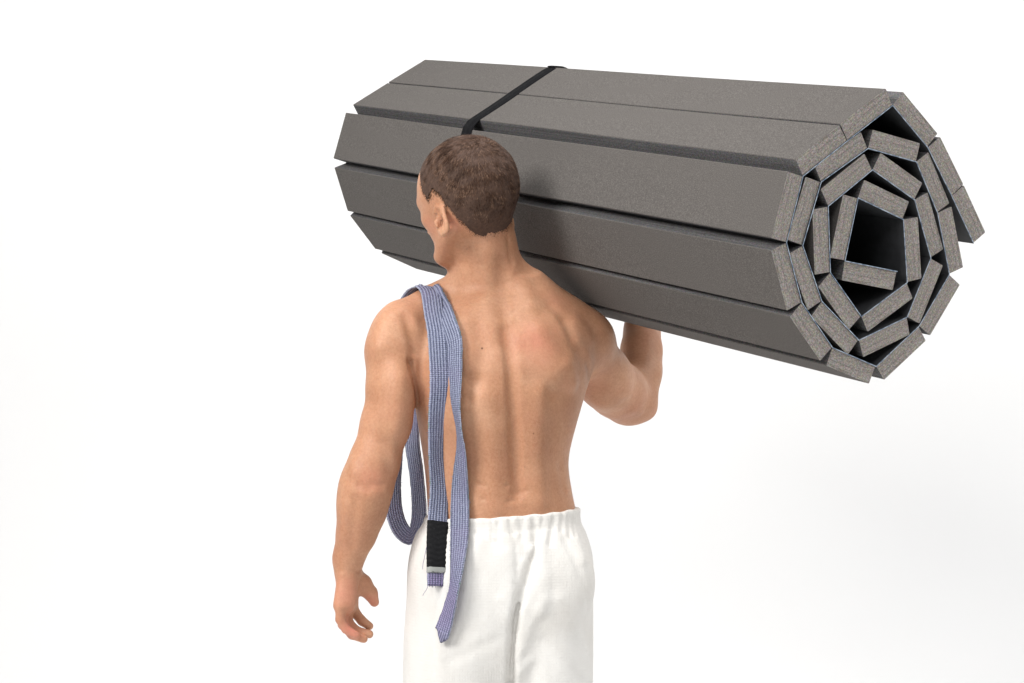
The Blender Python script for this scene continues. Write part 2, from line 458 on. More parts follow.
# neck and trapezius
HC = P(466.0, 188.5, 3.60)                               # centre of the skull
hd = math.radians(43)
hf = np.array([-math.sin(hd), math.cos(hd), 0]); hl = np.array([-math.cos(hd), -math.sin(hd), 0]); hu = np.array([0, 0, 1.])
_R = Matrix.Rotation(math.radians(-9), 3, 'Y') @ Matrix.Rotation(math.radians(-4), 3, 'X')
hf, hl, hu = (np.array(_R @ Vector(q)) for q in (hf, hl, hu))
def HL(f, l, u): return HC+hf*f+hl*l+hu*u
nb = P(487, 285, 3.66); nm = P(484, 245, 3.635); nt = P(480, 212, 3.615)
B.chain([(nb, .066), (nm, .0560), (nt, .054)], .012)
B.chain([(P(484, 296, 3.67), .050), (P(440, 309, 3.66), .040), (P(402, 322, 3.62), .040)], .035)      # left slope
B.chain([(P(500, 292, 3.67), .056), (P(530, 303, 3.68), .044), (P(566, 326, 3.70), .042), (P(584, 341, 3.71), .042)], .05)
# clavicles and chest side
B.cone(P(478, 300, 3.73), P(402, 325, 3.66), .014, .014, .03)
B.cone(P(490, 300, 3.73), P(580, 335, 3.76), .014, .014, .03)
for s_ in (-1, 1): B.ell(P(498, 372, Y0)+lat*s_*.07+fwd*.075, (.085, .045, .07), np.array([lat, fwd, (0, 0, 1)]), .03)
# left arm
B.chain([(P(401, 334, 3.60), .048), (P(394, 354, 3.59), .0445), (P(391.5, 385, 3.58), .0405), (P(385.5, 425, 3.57), .0400), (P(374.5, 462, 3.56), .0405), (P(367, 490, 3.555), .0405),
         (P(362, 512, 3.56), .0375), (P(356, 535, 3.57), .0305), (P(348.5, 558, 3.58), .0232), (P(347, 572, 3.585), .0212)], .022)
B.ell(P(389, 346, 3.595), (.034, .046, .052), k=.025)          # outer deltoid
B.ell(P(396, 400, 3.545), (.028, .024, .065), k=.025)          # triceps
B.ell(P(355, 495, 3.56), (.024, .030, .050), k=.025)           # forearm bulge
# left hand
WR = P(347, 572, 3.585)
hd_lat = np.array([.22, .97, -.05]); hd_lat /= np.linalg.norm(hd_lat)
def HP3(px, py, q): # q metres towards the index side
    p = P(px, py, 3.585); return p+np.array([0, .97, -.05])*q
for q, (x0, y0), (x1, y1), r0, r1 in ((-.027, (346, 576), (342, 604), .0125, .0135), (-.010, (347.5, 574), (345, 607), .0135, .0145), (.008, (348.5, 574), (347, 608), .0145, .0140), (.026, (350, 576), (350, 606), .0135, .0130)):
    B.cone(HP3(x0, y0, q*.7), HP3(x1, y1, q), r0, r1, .014)
B.cone(HP3(351, 578, -.014), HP3(350, 602, -.022), .011, .012, .012)       # heel of the hand
FING = [(-.031, [(342, 605), (341.5, 618), (347, 628), (357, 634)], [.0094, .0084, .0076, .0068]),
        (-.0115, [(343.5, 609), (343.5, 624), (352.5, 634), (364, 638.5)], [.0100, .0091, .0085, .0074]),
        (.009, [(346.5, 610), (347.5, 623), (356, 631.5), (369, 634.5)], [.0102, .0092, .0086, .0076]),
        (.029, [(350, 606), (354, 614), (361, 622), (368.5, 627)], [.0098, .0090, .0084, .0074])]
for q, pts, rr in FING:
    B.chain([(HP3(x, y, q*(1-.1*i)), r) for i, ((x, y), r) in enumerate(zip(pts, rr))], .0030)
TH = [((352, 583), .018, .0165), ((361.5, 586.5), .026, .0135), ((369, 594), .032, .0112), ((373, 603.5), .036, .0088)]
B.chain([(HP3(x, y, q), r) for (x, y), q, r in TH], .010)
B.cone(HP3(350, 575, .01), HP3(361, 583, .022), .014, .0125, .016)
# right arm (elbow ahead of the shoulder, forearm up behind the roll)
SR = P(588, 342, 3.72); EL = P(631, 400, 3.93)
B.chain([(SR, .046), (P(603, 376, 3.81), .0495), (P(617, 390, 3.88), .0500), (EL, .0425)], .03)
B.ell(P(606, 392, 3.83), (.036, .05, .030), k=.025)
B.ell(SR+np.array([-.004, .0, .004]), (.042, .050, .046), k=.03)
B.cone(EL+np.array([0, 0, 0]), P(646.5, 409, 3.945), .034, .0245, .02)
FW = P(641, 312, 4.07)
B.chain([(EL, .0385), (P(640, 372, 3.965), .0415), (P(641.5, 350, 4.0), .0398), (P(642, 330, 4.04), .0350), (FW, .0270), (P(641, 300, 4.10), .0250)], .018)
B.cone(EL+np.array([-.010, -.004, -.006]), EL+np.array([.006, .012, .02]), .037, .036, .03)
# right hand flattened against the far underside of the roll
def onroll(ang, s, off):                            # a point on the roll's outer surface
    c = roll_c; d = np.array([math.cos(ang), math.sin(ang)]); r = 0
    for a, b in zip(HULL, np.roll(HULL, -1, 0)):
        M2 = np.array([d, a-b]).T
        if abs(np.linalg.det(M2)) < 1e-12: continue
        t, u = np.linalg.solve(M2, a-c)
        if t > 0 and -1e-6 <= u <= 1+1e-6: r = max(r, t)
    return W3(c+d*(r+off), s)
def s_of(p): return -(p-cc)@AX
sH = s_of(FW)
q2 = f2(FW)-roll_c; angW = math.atan2(q2[1], q2[0])
wrist = P(641, 300, 4.10); wrist_r = onroll(angW+.22, sH+.03, .030)
B.cone(wrist, wrist_r, .0250, .021, .02)
for j, ds in enumerate((-.032, -.011, .011, .031)):
    k0 = onroll(angW+.50, sH+.05+ds, .016); B.cone(wrist_r+np.array([0, 0, 0])+(-AX)*ds*.5, k0, .016, .0125, .012)
    L = (.85, 1.0, 1.06, .95)[j]
    ch = [(k0, .0108)]+[(onroll(angW+.50+x*L, sH+.05+ds*1.15, .011), r) for x, r in ((.19, .0096), (.30, .0090), (.40, .0080))]
    B.chain(ch, .004)
B.chain([(wrist_r, .016), (onroll(angW+.34, sH-.03, .016), .0125), (onroll(angW+.48, sH-.045, .012), .011), (onroll(angW+.60, sH-.055, .011), .0088)], .010)
# head
HM = np.array([hf, hl, hu])
B.ell(HL(0, 0, 0), (.0990, .0770, .0895), HM, .02)
B.ell(HL(-.022, 0, .004), (.074, .074, .076), HM, .02)
B.ell(HL(.038, 0, -.050), (.050, .054, .066), HM, .02)
for s_ in (-1, 1):
    B.cone(HL(.006, s_*.050, -.074), HL(.065, s_*.023, -.107), .0125, .0145, .014)
    B.ell(HL(.054, s_*.040, -.042), (.020, .016, .014), HM, .015)
    B.cone(HL(.082, s_*.012, -.008), HL(.070, s_*.042, -.010), .011, .010, .012)
    B.ell(HL(.090, s_*.031, -.030), (.012, .015, .010), HM, .010, 'cut')
B.ell(HL(.072, 0, -.113), (.017, .020, .014), HM, .02)
B.cone(HL(.086, 0, -.024), HL(.104, 0, -.055), .0060, .0085, .012)
for s_ in (-1, 1): B.ell(HL(.097, s_*.010, -.058), (.009, .007, .006), HM, .006)
B.ell(HL(.082, 0, -.083), (.012, .021, .0065), HM, .005); B.ell(HL(.081, 0, -.091), (.011, .018, .0062), HM, .005)
B.cone(HL(.096, .018, -.087), HL(.096, -.018, -.087), .0018, .0018, .003, 'cut')
# ears
for s_ in (-1, 1):
    out = hl*s_; back = -hf
    ed = back*.99+out*.12; ed /= np.linalg.norm(ed); e_ = ed; ed = ed*.97-hu*.22; ed /= np.linalg.norm(ed)
    c = HL(.002, s_*.0740, -.054); up = hu*.97+e_*.22*-1; up /= np.linalg.norm(up)
    en = np.cross(ed, up)*(-s_)
    M = np.array([ed, up, np.cross(ed, up)])
    B.ell(c+ed*.008, (.0150, .0235, .0036), M, .004)
    ring = []
    for t in np.linspace(-2.5, 1.75, 12):
        rx, ry = .0146, .0235+.002*math.cos(t)
        ring.append((c+ed*(.009+rx*math.cos(t*.98))+up*(-ry*math.sin(t)*1.0+.001)+np.cross(ed, up)*0, .0036))
    B.chain(ring, .003)
    B.ell(c+ed*.004-up*.023, (.0080, .0080, .0046), M, .005)
    on = out*.86-back*.50*-1*-1
    on = out*.99+hf*.12; on /= np.linalg.norm(on)
    B.ell(c+ed*.007+on*.0060-up*.004, (.0085, .0120, .0082), M, .002, 'cut')
    B.ell(c+ed*.010+on*.0055+up*.014, (.0068, .0066, .0055), M, .003, 'cut')
    B.cone(c-ed*.004+on*.004-up*.004, c-ed*.002+on*.005-up*.012, .0035, .003, .004)

B.soften((.05, 3.60, 1.14), (.33, 4.22, 1.55), 30)
B.soften((-.36, 3.40, 1.08), (.10, 3.90, 1.52), 5)
# relief of the back, drawn on the surface it belongs to
def S(px, py, dy=0): p = B.hit(px, py); return p+np.array([0, dy, 0])
def line(pts): return [S(*p) for p in pts]
relief = [([(503, 262), (502, 285), (504, 310), (507, 340)], -.0042, .017), ([(507, 330), (511, 365), (513.5, 400), (515, 440), (516, 470), (518, 492)], -.0098, .0100),
  ([(514, 400), (515.5, 440), (517, 478)], -.0045, .006),
  ([(486, 400), (492, 440), (495, 480), (496, 505)], .0060, .021), ([(540, 395), (537, 430), (537, 470), (539, 500)], .0065, .020),
  ([(523, 288), (530, 305)], .0055, .020), ([(538, 335), (548, 352), (557, 368)], .0085, .025), ([(548, 392), (566, 392), (580, 386)], -.0018, .014), ([(551, 306), (563, 318)], -.0028, .014),
  ([(566, 322), (574, 343), (583, 360)], -.0050, .013), ([(578, 322), (590, 340)], .0020, .016), ([(583, 352), (590, 372)], -.0035, .012),
  ([(567, 365), (572, 385)], .0055, .016), ([(520, 352), (532, 375), (548, 392)], -.0015, .016), ([(410, 362), (413, 376), (416.5, 395)], -.012, .0050), ([(411, 370), (414.5, 385), (417, 402)], -.008, .0035),
  ([(452, 335), (458, 352)], .0060, .028), ([(478, 325), (484, 350), (478, 375)], -.0030, .013), ([(476, 380), (470, 398)], -.0038, .013),
  ([(445, 385), (452, 420)], .0030, .022), ([(406, 318), (411, 336), (414, 352)], -.0040, .010), ([(387, 318), (380, 345)], .0035, .020),
  ([(424, 322), (434, 330)], -.0030, .016), ([(476, 483), (490, 487), (507, 485)], -.0020, .0040), ([(483, 499), (500, 503), (519, 500)], -.0018, .0038), ([(489, 476), (503, 478)], -.0010, .004), ([(434, 480), (441, 492), (446, 505)], -.0015, .006),
  ([(527, 491), (545, 494)], -.0014, .0040), ([(560, 465), (564, 490)], -.0014, .009), ([(532, 450), (548, 455)], .0010, .012), ([(488, 425), (500, 430)], .0012, .011), ([(455, 365), (466, 380), (478, 384)], -.0022, .009), ([(500, 296), (488, 300)], .0015, .012), ([(470, 470), (462, 500)], -.0015, .012),
  ([(360, 486), (368, 490)], -.0022, .0070), ([(372, 484), (382, 486)], -.0018, .0070), ([(353, 466), (355, 472)], .0032, .013), ([(383, 445), (389, 470)], -.0022, .012), ([(400, 380), (395, 430)], .0022, .014),
  ([(345, 505), (343, 540)], .0016, .010), ([(356, 500), (352, 545)], -.0016, .008),
  ([(479, 236), (481, 262)], -.0012, .010), ([(508, 238), (512, 262)], -.0022, .005), ([(466, 240), (464, 262)], -.0018, .009),
  ([(341, 571), (352, 573), (360, 571)], -.0010, .003), ([(633, 410), (640, 412)], .002, .010), ([(608, 400), (622, 404)], -.0015, .012)]
lines = [(line(p), a, w) for p, a, w in relief]
for p, a, w in lines: B.ridge(p, a*1.35, w)
for dy in (.002, .009, .016, .024, .032):            # deep fold where the hanging arm meets the back
    B.ridge([q+np.array([0, dy, 0]) for q in line([(410.5, 362), (412.5, 374), (415, 388), (417, 402)])], -.011, .0036)
for k in range(5): B.ridge([S(511, 275+k*11)], .0012, .006)     # upper vertebrae
# the load presses into the shoulder: nothing of the body stands inside the roll
def roll_fn(X, Y, Z):
    px = X-cc[0]; py = Y-cc[1]; pz = Z-cc[2]
    u = px*e1[0]+py*e1[1]+pz*e1[2]; v = px*e2[0]+py*e2[1]+pz*e2[2]; d = None
    for a, b in zip(HULL, np.roll(HULL, -1, 0)):
        t = b-a; nrm = np.array([t[1], -t[0]])/np.linalg.norm(t)
        q = (u-a[0])*nrm[0]+(v-a[1])*nrm[1]-.0015; d = q if d is None else np.maximum(d, q)
    return d
B.blend((-.35, 3.3, 1.36), (.5, 4.3, 1.9), roll_fn, .004, 'cut')
V, Q = B.mesh(3)
# drop loose scraps that the roll may have cut off
par = np.arange(len(V))
lab = np.arange(len(V))
for _ in range(400):
    m = lab[Q].min(1); new = lab.copy(); np.minimum.at(new, Q.ravel(), np.repeat(m, 4)); new = new[new]
    if (new == lab).all(): break
    lab = new
big = np.bincount(lab).argmax(); keep = lab == big
Q = Q[keep[Q[:, 0]]]; remap = np.cumsum(keep)-1; V = V[keep]; Q = remap[Q]

FOOT = (-.03, 3.64, 0.0)
def skin():
    n = NT('skin'); v = n.coord()
    o = np.array(FOOT)
    base = n.ramp(n.noise(v, 14, 4, .6), [(.30, (.41, .192, .102)), (.50, (.485, .244, .134)), (.70, (.575, .322, .196))])
    fine = n.noise(v, 210, 5, .75); c = n.mix(.34, base, n.ramp(fine, [(.35, (.35, .155, .088)), (.65, (.60, .34, .22))]))
    c = n.mix(n.ramp(n.noise(v, 6.5, 4, .65), [(.42, (0,)*3), (.66, (.15,)*3)]), c, (.62, .27, .19))
    for (px, py, r, a) in ((536, 345, .070, .26), (531, 342, .028, .16), (372, 480, .05, .22), (352, 628, .045, .62), (372, 603, .03, .5), (345, 592, .05, .36), (450, 222, .030, .38), (630, 412, .04, .08), (555, 300, .04, .10), (430, 225, .03, .18)):
        nz = n.noise(v, 38, 3, .6)
        f = n.math('MULTIPLY', n.blob(B.hit(px, py)-o, r), n.math('MULTIPLY', n.math('ADD', nz, .15), a*1.5), clamp=True)
        c = n.mix(f, c, (.66, .24, .175))
    for (px, py, r, a) in ((482, 348.5, .0027, .9), (533.5, 433.5, .0022, .6), (467, 249, .0018, .4), (525, 467, .0020, .35), (432, 234, .0016, .5), (560, 420, .0014, .3), (590, 402, .0012, .3), (500, 372, .0012, .25)):
        c = n.mix(n.math('MULTIPLY', n.blob(B.hit(px, py)-o, r, .6), a), c, (.11, .045, .03))
    n.set(Base_Color=c, Roughness=n.ramp(n.noise(v, 60), [(.3, (.44,)*3), (.7, (.58,)*3)]))
    b = n.b
    b.inputs['Subsurface Weight'].default_value = .14; b.inputs['Subsurface Radius'].default_value = (1, .35, .16); b.inputs['Subsurface Scale'].default_value = .006
    b.inputs['Specular IOR Level'].default_value = .30
    vo = n.n('ShaderNodeTexVoronoi'); n.l(v, vo.inputs['Vector']); vo.inputs['Scale'].default_value = 620
    n.bump(n.noise(v, 45, 4, .6), .30, .0016, n.bump(vo.outputs['Distance'], .30, .0007)); return n.m
M_SKIN = skin()
person = mesh_obj('person', V, Q, M_SKIN, None, FOOT)
tag(person, 'shirtless man seen from behind in white trousers with a foam roll on his shoulder', 'person')

# eyes (on the far side of the head)
def ball(name, c, r, mats, parent):
    V = []; Fc = []; mi = []
    for i in range(13):
        for j in range(20):
            a = math.pi*i/12; b = 2*math.pi*j/20; V.append(c+r*(hf*math.cos(a)+(hl*math.cos(b)+hu*math.sin(b))*math.sin(a)))
    for i in range(12):
        for j in range(20): Fc.append([i*20+j, i*20+(j+1) % 20, (i+1)*20+(j+1) % 20, (i+1)*20+j]); mi.append(1 if i < 3 else 0)
    return mesh_obj(name, V, Fc, mats, parent, FOOT, midx=mi)
def plain(name, col, rough=.5):
    n = NT(name); n.set(Base_Color=n.ramp(n.noise(n.coord(), 80), [(.3, tuple(x*.9 for x in col)), (.7, col)]), Roughness=rough); return n.m
M_EYE = plain('eye_white', (.75, .72, .70), .2); M_IRIS = plain('iris', (.10, .13, .14), .15)
for s_ in (-1, 1): ball('eye', HL(.0725, s_*.031, -.031), .0120, [M_EYE, M_IRIS], person)

# ------------------------------------------------------------------ hair
def head_hit(d):
    r = np.full(len(d), .135)
    for _ in range(60): r = r-np.clip(B.at(HC+d*r[:, None]), -.01, .01)*.7
    return r
HLN = np.array([(0, .050), (30, .048), (48, .030), (60, .004), (68, -.018), (76, -.034), (84, -.030), (92, -.022), (101, -.030), (108, -.052), (118, -.079), (130, -.097), (144, -.107), (165, -.111), (180, -.110)])
def hair_edge(d, r):                                 # height above the hairline
    f, l, u = d@hf*r, d@hl*r, d@hu*r
    a = np.degrees(np.arctan2(np.abs(l), f)); return u-np.interp(a, HLN[:, 0], HLN[:, 1])
N = 170000
d = rng.normal(size=(N, 3)); d /= np.linalg.norm(d, axis=1, keepdims=True)
d = d[(d@hu) > -.96]; r = head_hit(d); he = hair_edge(d, r)
nzz = np.sin(d@hf*37+1)*np.cos(d@hl*41)*.003+rng.normal(0, .0050, len(d))-.001
keep = (he+nzz > -.007) & (rng.random(len(he)) < np.clip((he+.009)/.034, .02, 1)**1.8); d, r, he = d[keep], r[keep], he[keep]
root = HC+d*r[:, None]
nrm = B.grad(root, .004)
crown = HL(-.070, .012, .058)
away = root-crown; away -= nrm*(away*nrm).sum(1)[:, None]; dist = np.linalg.norm(away, axis=1, keepdims=True); away /= dist+1e-6
sw = np.cross(nrm, away); flow = away+sw*np.exp(-dist/.03)*.9
clump = np.stack([np.sin(root@np.array(k)*ph+ph) for k, ph in (((210, 130, 60), 1.0), ((-90, 190, 140), 1.3), ((60, -150, 230), .8))], 1)
flow = flow/np.linalg.norm(flow, axis=1, keepdims=True)
ln = np.interp(he, [-.01, 0, .02, .05, .10], [.0008, .0013, .0038, .0072, .0095])*rng.uniform(.75, 1.15, len(root))
dr = nrm*.42+flow*.92+clump*.13+rng.normal(0, .17, root.shape); dr /= np.linalg.norm(dr, axis=1, keepdims=True)
side = np.cross(dr, nrm); side /= np.linalg.norm(side, axis=1, keepdims=True)+1e-6; s2 = np.cross(dr, side)
wd = rng.uniform(.00020, .00036, len(root))[:, None]
n_ = len(root); HV = np.zeros((n_, 6, 3)); dr2 = dr*.72-nrm*.38+flow*.45; dr2 /= np.linalg.norm(dr2, axis=1, keepdims=True)
base = root-nrm*.0008; mid = base+dr*ln[:, None]*.55
HV[:, 0] = base+side*wd; HV[:, 1] = base-side*wd+s2*wd*.3; HV[:, 2] = mid+side*wd*.8; HV[:, 3] = mid-side*wd*.8; HV[:, 4] = mid+dr2*ln[:, None]*.45+side*wd*.25; HV[:, 5] = mid+dr2*ln[:, None]*.45-side*wd*.25
b0 = (np.arange(n_)*6)[:, None]; HF = np.concatenate([b0+np.array([0, 1, 3, 2]), b0+np.array([2, 3, 5, 4])])
# thin dark scalp layer under the strands
nu, nv = 160, 110
az_ = np.linspace(0, 2*np.pi, nu, endpoint=False); elv = np.linspace(-1.30, 1.5706, nv)
A, E_ = np.meshgrid(az_, elv); dd = (np.cos(E_)*np.cos(A))[..., None]*hf+(np.cos(E_)*np.sin(A))[..., None]*hl+np.sin(E_)[..., None]*hu
dd = dd.reshape(-1, 3); rr = head_hit(dd); hh = hair_edge(dd, rr)+np.sin(dd@hf*37+1)*.002; SV = HC+dd*(rr+np.clip(hh*.12, 0, .0016)+.0002)[:, None]
g = np.arange(nu*nv).reshape(nv, nu); q = np.stack([g[:-1], np.roll(g, -1, 1)[:-1], np.roll(g, -1, 1)[1:], g[1:]], -1).reshape(-1, 4)
q = q[(hh[q] > .021).all(1)]
# streaks that radiate from the crown, one value for each strand
tab = rng.random((420, 64)); ang = np.arctan2(away@hl, away@hf)+dist[:, 0]*9
ca = (ang/(2*np.pi)*420) % 420; cb = dist[:, 0]/.0085+np.interp(ca, np.arange(421), rng.random(421))*2; cb = np.clip(cb, 0, 62.9)
ia, ib = ca.astype(int) % 420, cb.astype(int); fa, fb = ca % 1, cb-ib; ja = (ia+1) % 420
strk = (tab[ia, ib]*(1-fa)+tab[ja, ib]*fa)*(1-fb)+(tab[ia, ib+1]*(1-fa)+tab[ja, ib+1]*fa)*fb
strk = np.clip(.5+(strk-.5)*1.2+rng.normal(0, .10, len(strk)), 0, 1)
huv = np.zeros((len(HV)*6+len(SV), 2)); huv[:len(HV)*6, 0] = np.repeat(strk, 6)
allV = np.concatenate([HV.reshape(-1, 3), SV]); allF = np.concatenate([HF, q+len(HV)*6])
mi = np.zeros(len(allF), np.int32); mi[len(HF):] = 1
def hair_mats():
    n = NT('hair_strands'); g = n.n('ShaderNodeNewGeometry'); v = n.coord()
    uvn = n.n('ShaderNodeUVMap', uv_map='UVMap'); su = n.n('ShaderNodeSeparateXYZ'); n.l(uvn.outputs['UV'], su.inputs[0])
    c = n.ramp(g.outputs['Random Per Island'], [(0, (.042, .021, .013)), (.45, (.080, .043, .027)), (.8, (.145, .085, .057)), (1, (.30, .20, .145))])
    c = n.mix(.82, c, n.ramp(su.outputs[0], [(.12, (.012, .0055, .003)), (.5, (.040, .0185, .0105)), (.78, (.098, .050, .030)), (.98, (.27, .165, .11))]))
    n.set(Base_Color=c, Roughness=.6); n.b.inputs['Specular IOR Level'].default_value = .12
    m = NT('scalp'); m.set(Base_Color=m.ramp(m.noise(m.coord(), 200), [(.3, (.042, .020, .012)), (.7, (.085, .044, .027))]), Roughness=.8)
    return [n.m, m.m]
mesh_obj('hair', allV, allF.astype(np.int32), hair_mats(), person, FOOT, smooth=False, midx=mi, uv=huv)
# ------------------------------------------------------------------ trousers
Tf = Field((-.27, 3.40, .03), (.22, 3.90, 1.12), .0034)
def trow(py, l, r, b, y=Y0): return row(py, l, r, b, y)
Tf.loft([trow(500, 424.5, 580.5, .116), trow(522, 424, 580.5, .118), trow(533, 417, 585.5, .124), trow(557, 410, 592, .132), trow(600, 407.5, 592.5, .136), trow(650, 404.5, 592.5, .124), trow(700, 406, 590, .09)], YAW, e=2.2)
for s_, pts in ((-1, [(461, 570, 30), (461, 625, 45.5), (457.5, 690, 53), (455, 800, 50), (453, 940, 46), (452, 1085, 42)]), (1, [(546, 570, 26), (547, 625, 39), (552.5, 690, 40), (554, 800, 41), (556, 940, 39), (558, 1085, 37)])):
    rows = []
    for (px, py, hw) in pts:
        p = P(px, py, Y0); rows.append((p[2], p[0], Y0+.012*s_, hw/560, .095 if py < 600 else .125 if py < 700 else .105))
    Tf.loft(rows, 0, .012, e=2.1)
for px, py in ((466, 585), (553, 583)): Tf.ell(P(px, py, 3.572), (.070, .048, .080), k=.04)
def Ts(px, py): return Tf.hit(px, py)
def tl(pts): return [Ts(*p) for p in pts]
tre = [([(535, 528), (536, 548), (532, 566), (526, 583)], -.006, .0055), ([(532, 560), (525, 584), (520, 598)], -.010, .0095), ([(521, 594), (516, 612), (513.5, 636), (512, 660), (511, 683)], -.045, .0062),
  ([(540, 545), (545, 575), (541, 610)], .005, .012), ([(505, 555), (512, 580), (508, 615)], .005, .014), ([(522, 530), (524, 556)], -.0035, .0055), ([(514, 528), (518, 560), (515, 585)], -.003, .0065),
  ([(560, 600), (575, 625), (585, 655)], .004, .014), ([(545, 640), (560, 655), (580, 683)], -.003, .013), ([(430, 560), (440, 610), (436, 683)], .004, .016), ([(455, 590), (462, 640)], -.0025, .016),
  ([(495, 640), (470, 652), (450, 660)], -.002, .010), ([(575, 535), (583, 560)], .003, .010), ([(462, 545), (475, 575)], -.002, .014)]
tre = [(tl(p), a, w) for p, a, w in tre]
tre += [(tl([(533, 542), (531, 556), (526, 575), (521, 592)]), .0022, .0030), (tl([(545, 600), (530, 625), (522, 650)]), .0035, .009), (tl([(500, 600), (508, 622)]), .003, .008), (tl([(565, 540), (580, 575), (588, 610)]), -.0028, .008), (tl([(480, 540), (470, 580), (462, 620)]), .0028, .010), (tl([(530, 660), (520, 672)]), .004, .008)]
# waistband: a stitched elastic channel with pleats of uneven depth below it
pl = []
x = 432
while x < 579:
    ln_ = rng.uniform(9, 24); dep = rng.uniform(.0030, .0100)*(.6 if x < 490 else 1.1); 
    y0 = 520-(x-430)*.078
    pl.append((tl([(x, y0-2), (x+rng.uniform(-1, 2), y0+7), (x+rng.uniform(-2, 3)+(505-x)*.02, y0+10+ln_)]), -dep, rng.uniform(.0026, .0042)))
    x += rng.uniform(4.5, 13)
pl.append((tl([(532, 513), (535, 522), (537, 536)]), -.006, .004)); pl.append((tl([(519, 514), (522, 526)]), -.005, .004)); pl.append((tl([(570, 510), (574, 524)]), -.005, .004))
band = (tl([(434, 534), (470, 534), (510, 532), (545, 528), (580, 523)]), -.0016, .0030)
for p, a, w in tre+pl+[band]: Tf.ridge(p, a, w)
for dy in (.004, .011, .018, .025, .032, .039, .046):            # the cleft between the legs
    Tf.ridge([q+np.array([dy*.25, dy, 0]) for q in tl([(518, 604), (515, 618), (513, 638), (511.5, 660), (510.5, 684)])], -.030, .0038)
for dy in (.003, .008): Tf.ridge([q+np.array([0, dy, 0]) for q in tl([(535, 540), (531, 566), (525, 586), (519, 602)])], -.007, .0042)
# waist opening: a tilted plane, higher on the right
wl, wr = P(426, 515.5, 3.60), P(578, 503.5, 3.68)
sl_ = (wr[2]-wl[2])/(wr[0]-wl[0]); fall = .10
def waist_fn(X, Y, Z):
    zt = wl[2]+sl_*(X-wl[0])-.004+fall*(Y-3.55)*.0
    wob = .0005*np.sin(X*210)+.0006*np.sin(X*97+Y*120)
    return (Z-zt-wob)+0*Y
Tf.blend((-.3, 3.3, .9), (.3, 4, 1.2), lambda X, Y, Z: -waist_fn(X, Y, Z), .004, 'cut')
Tf.blend((-.3, 3.3, .0), (.3, 4, .12), lambda X, Y, Z: Z-.10+0*X+0*Y, .004, 'cut')
TV, TQ = Tf.mesh(2)
def cotton():
    n = NT('white_cotton'); v = n.coord()
    c = n.ramp(n.noise(v, 7, 4, .6), [(.3, (.70, .675, .635)), (.6, (.745, .73, .70))])
    wv = n.n('ShaderNodeTexWave', wave_type='BANDS', bands_direction='Z'); n.l(v, wv.inputs['Vector']); wv.inputs['Scale'].default_value = 62; wv.inputs['Distortion'].default_value = .5
    wx = n.n('ShaderNodeTexWave', wave_type='BANDS', bands_direction='X'); n.l(v, wx.inputs['Vector']); wx.inputs['Scale'].default_value = 70; wx.inputs['Distortion'].default_value = .5
    h = n.math('ADD', wv.outputs['Fac'], n.math('MULTIPLY', wx.outputs['Fac'], .6))
    c = n.mix(n.math('MULTIPLY', n.math('SUBTRACT', 1.6, h), .035), c, (.62, .60, .57))
    n.set(Base_Color=c, Roughness=.85); n.b.inputs['Specular IOR Level'].default_value = .2
    n.bump(n.noise(n.coord(scale=(1.6, 1.6, .7)), 20, 4, .6), .5, .006, n.bump(h, .20, .0007, n.bump(n.noise(v, 700), .3, .0005))); return n.m
M_COT = cotton()
trousers = mesh_obj('trousers', TV, TQ, M_COT, person, FOOT)
trousers['label'] = 'white waffle cotton trousers with gathered elastic waist'

# ------------------------------------------------------------------ belt
def surf(px, py, off=.004):
    """first of body and trousers on that line of sight, a few millimetres clear of it"""
    a = B.hit(px, py, 3.35, 3.72); da = B.at(a[None])[0]; b = None
    Y = np.arange(3.40, 3.75, .001); pts = np.stack([(px-CX)/F*Y, Y, H-(py-CY)/F*Y], 1)
    best = 3.62
    d1 = B.at(pts); i1 = np.argmax(d1 < off) if (d1 < off).any() else 10**6
    ins = pts[:, 2] < Tf.lo[2]+Tf.v*(Tf.n[2]-2); d2 = np.full(len(Y), 1.0)
    if ins.any(): d2[ins] = Tf.at(pts[ins])
    i2 = np.argmax(d2 < off) if (d2 < off).any() else 10**6
    i = min(i1, i2); return pts[i] if i < 10**6 else P(px, py, best)
def spl(pts, n):
    pts = np.array(pts, float); t = np.concatenate([[0], np.cumsum(np.linalg.norm(np.diff(pts[:, :3], axis=0), axis=1))]); t /= t[-1]
    x = np.linspace(0, 1, n); return np.stack([smooth_interp(x, t, pts[:, k]).astype(float) for k in range(pts.shape[1])], 1)
BW, BT = .036, .0042
def ribbon(C, Wd, N=9):
    """centre line C, width vectors Wd (half), swept as a padded band"""
    T = np.gradient(C, axis=0); T /= np.linalg.norm(T, axis=1, keepdims=True)
    Wn = Wd/np.linalg.norm(Wd, axis=1, keepdims=True); Nn = np.cross(T, Wn); Nn /= np.linalg.norm(Nn, axis=1, keepdims=True)
    us = np.linspace(-1, 1, N); V = []; UV = []
    arc = np.concatenate([[0], np.cumsum(np.linalg.norm(np.diff(C, axis=0), axis=1))])
    n = len(C)
    for i in range(n):
        for side in (1, -1):
            for u in (us if side == 1 else us[::-1]):
                th = BT/2*(1-.55*abs(u)**6)
                V.append(C[i]+Wd[i]*u+Nn[i]*side*th); UV.append((u*.5+.5, arc[i]))
    M = 2*N; Fc = []
    for i in range(n-1):
        for j in range(M): Fc.append([i*M+j, i*M+(j+1) % M, (i+1)*M+(j+1) % M, (i+1)*M+j])
    V = np.array(V); UV = np.array(UV)
    Fc.append(list(range(M))[::-1]); Fc.append([(n-1)*M+j for j in range(M)])
    return V, Fc, UV
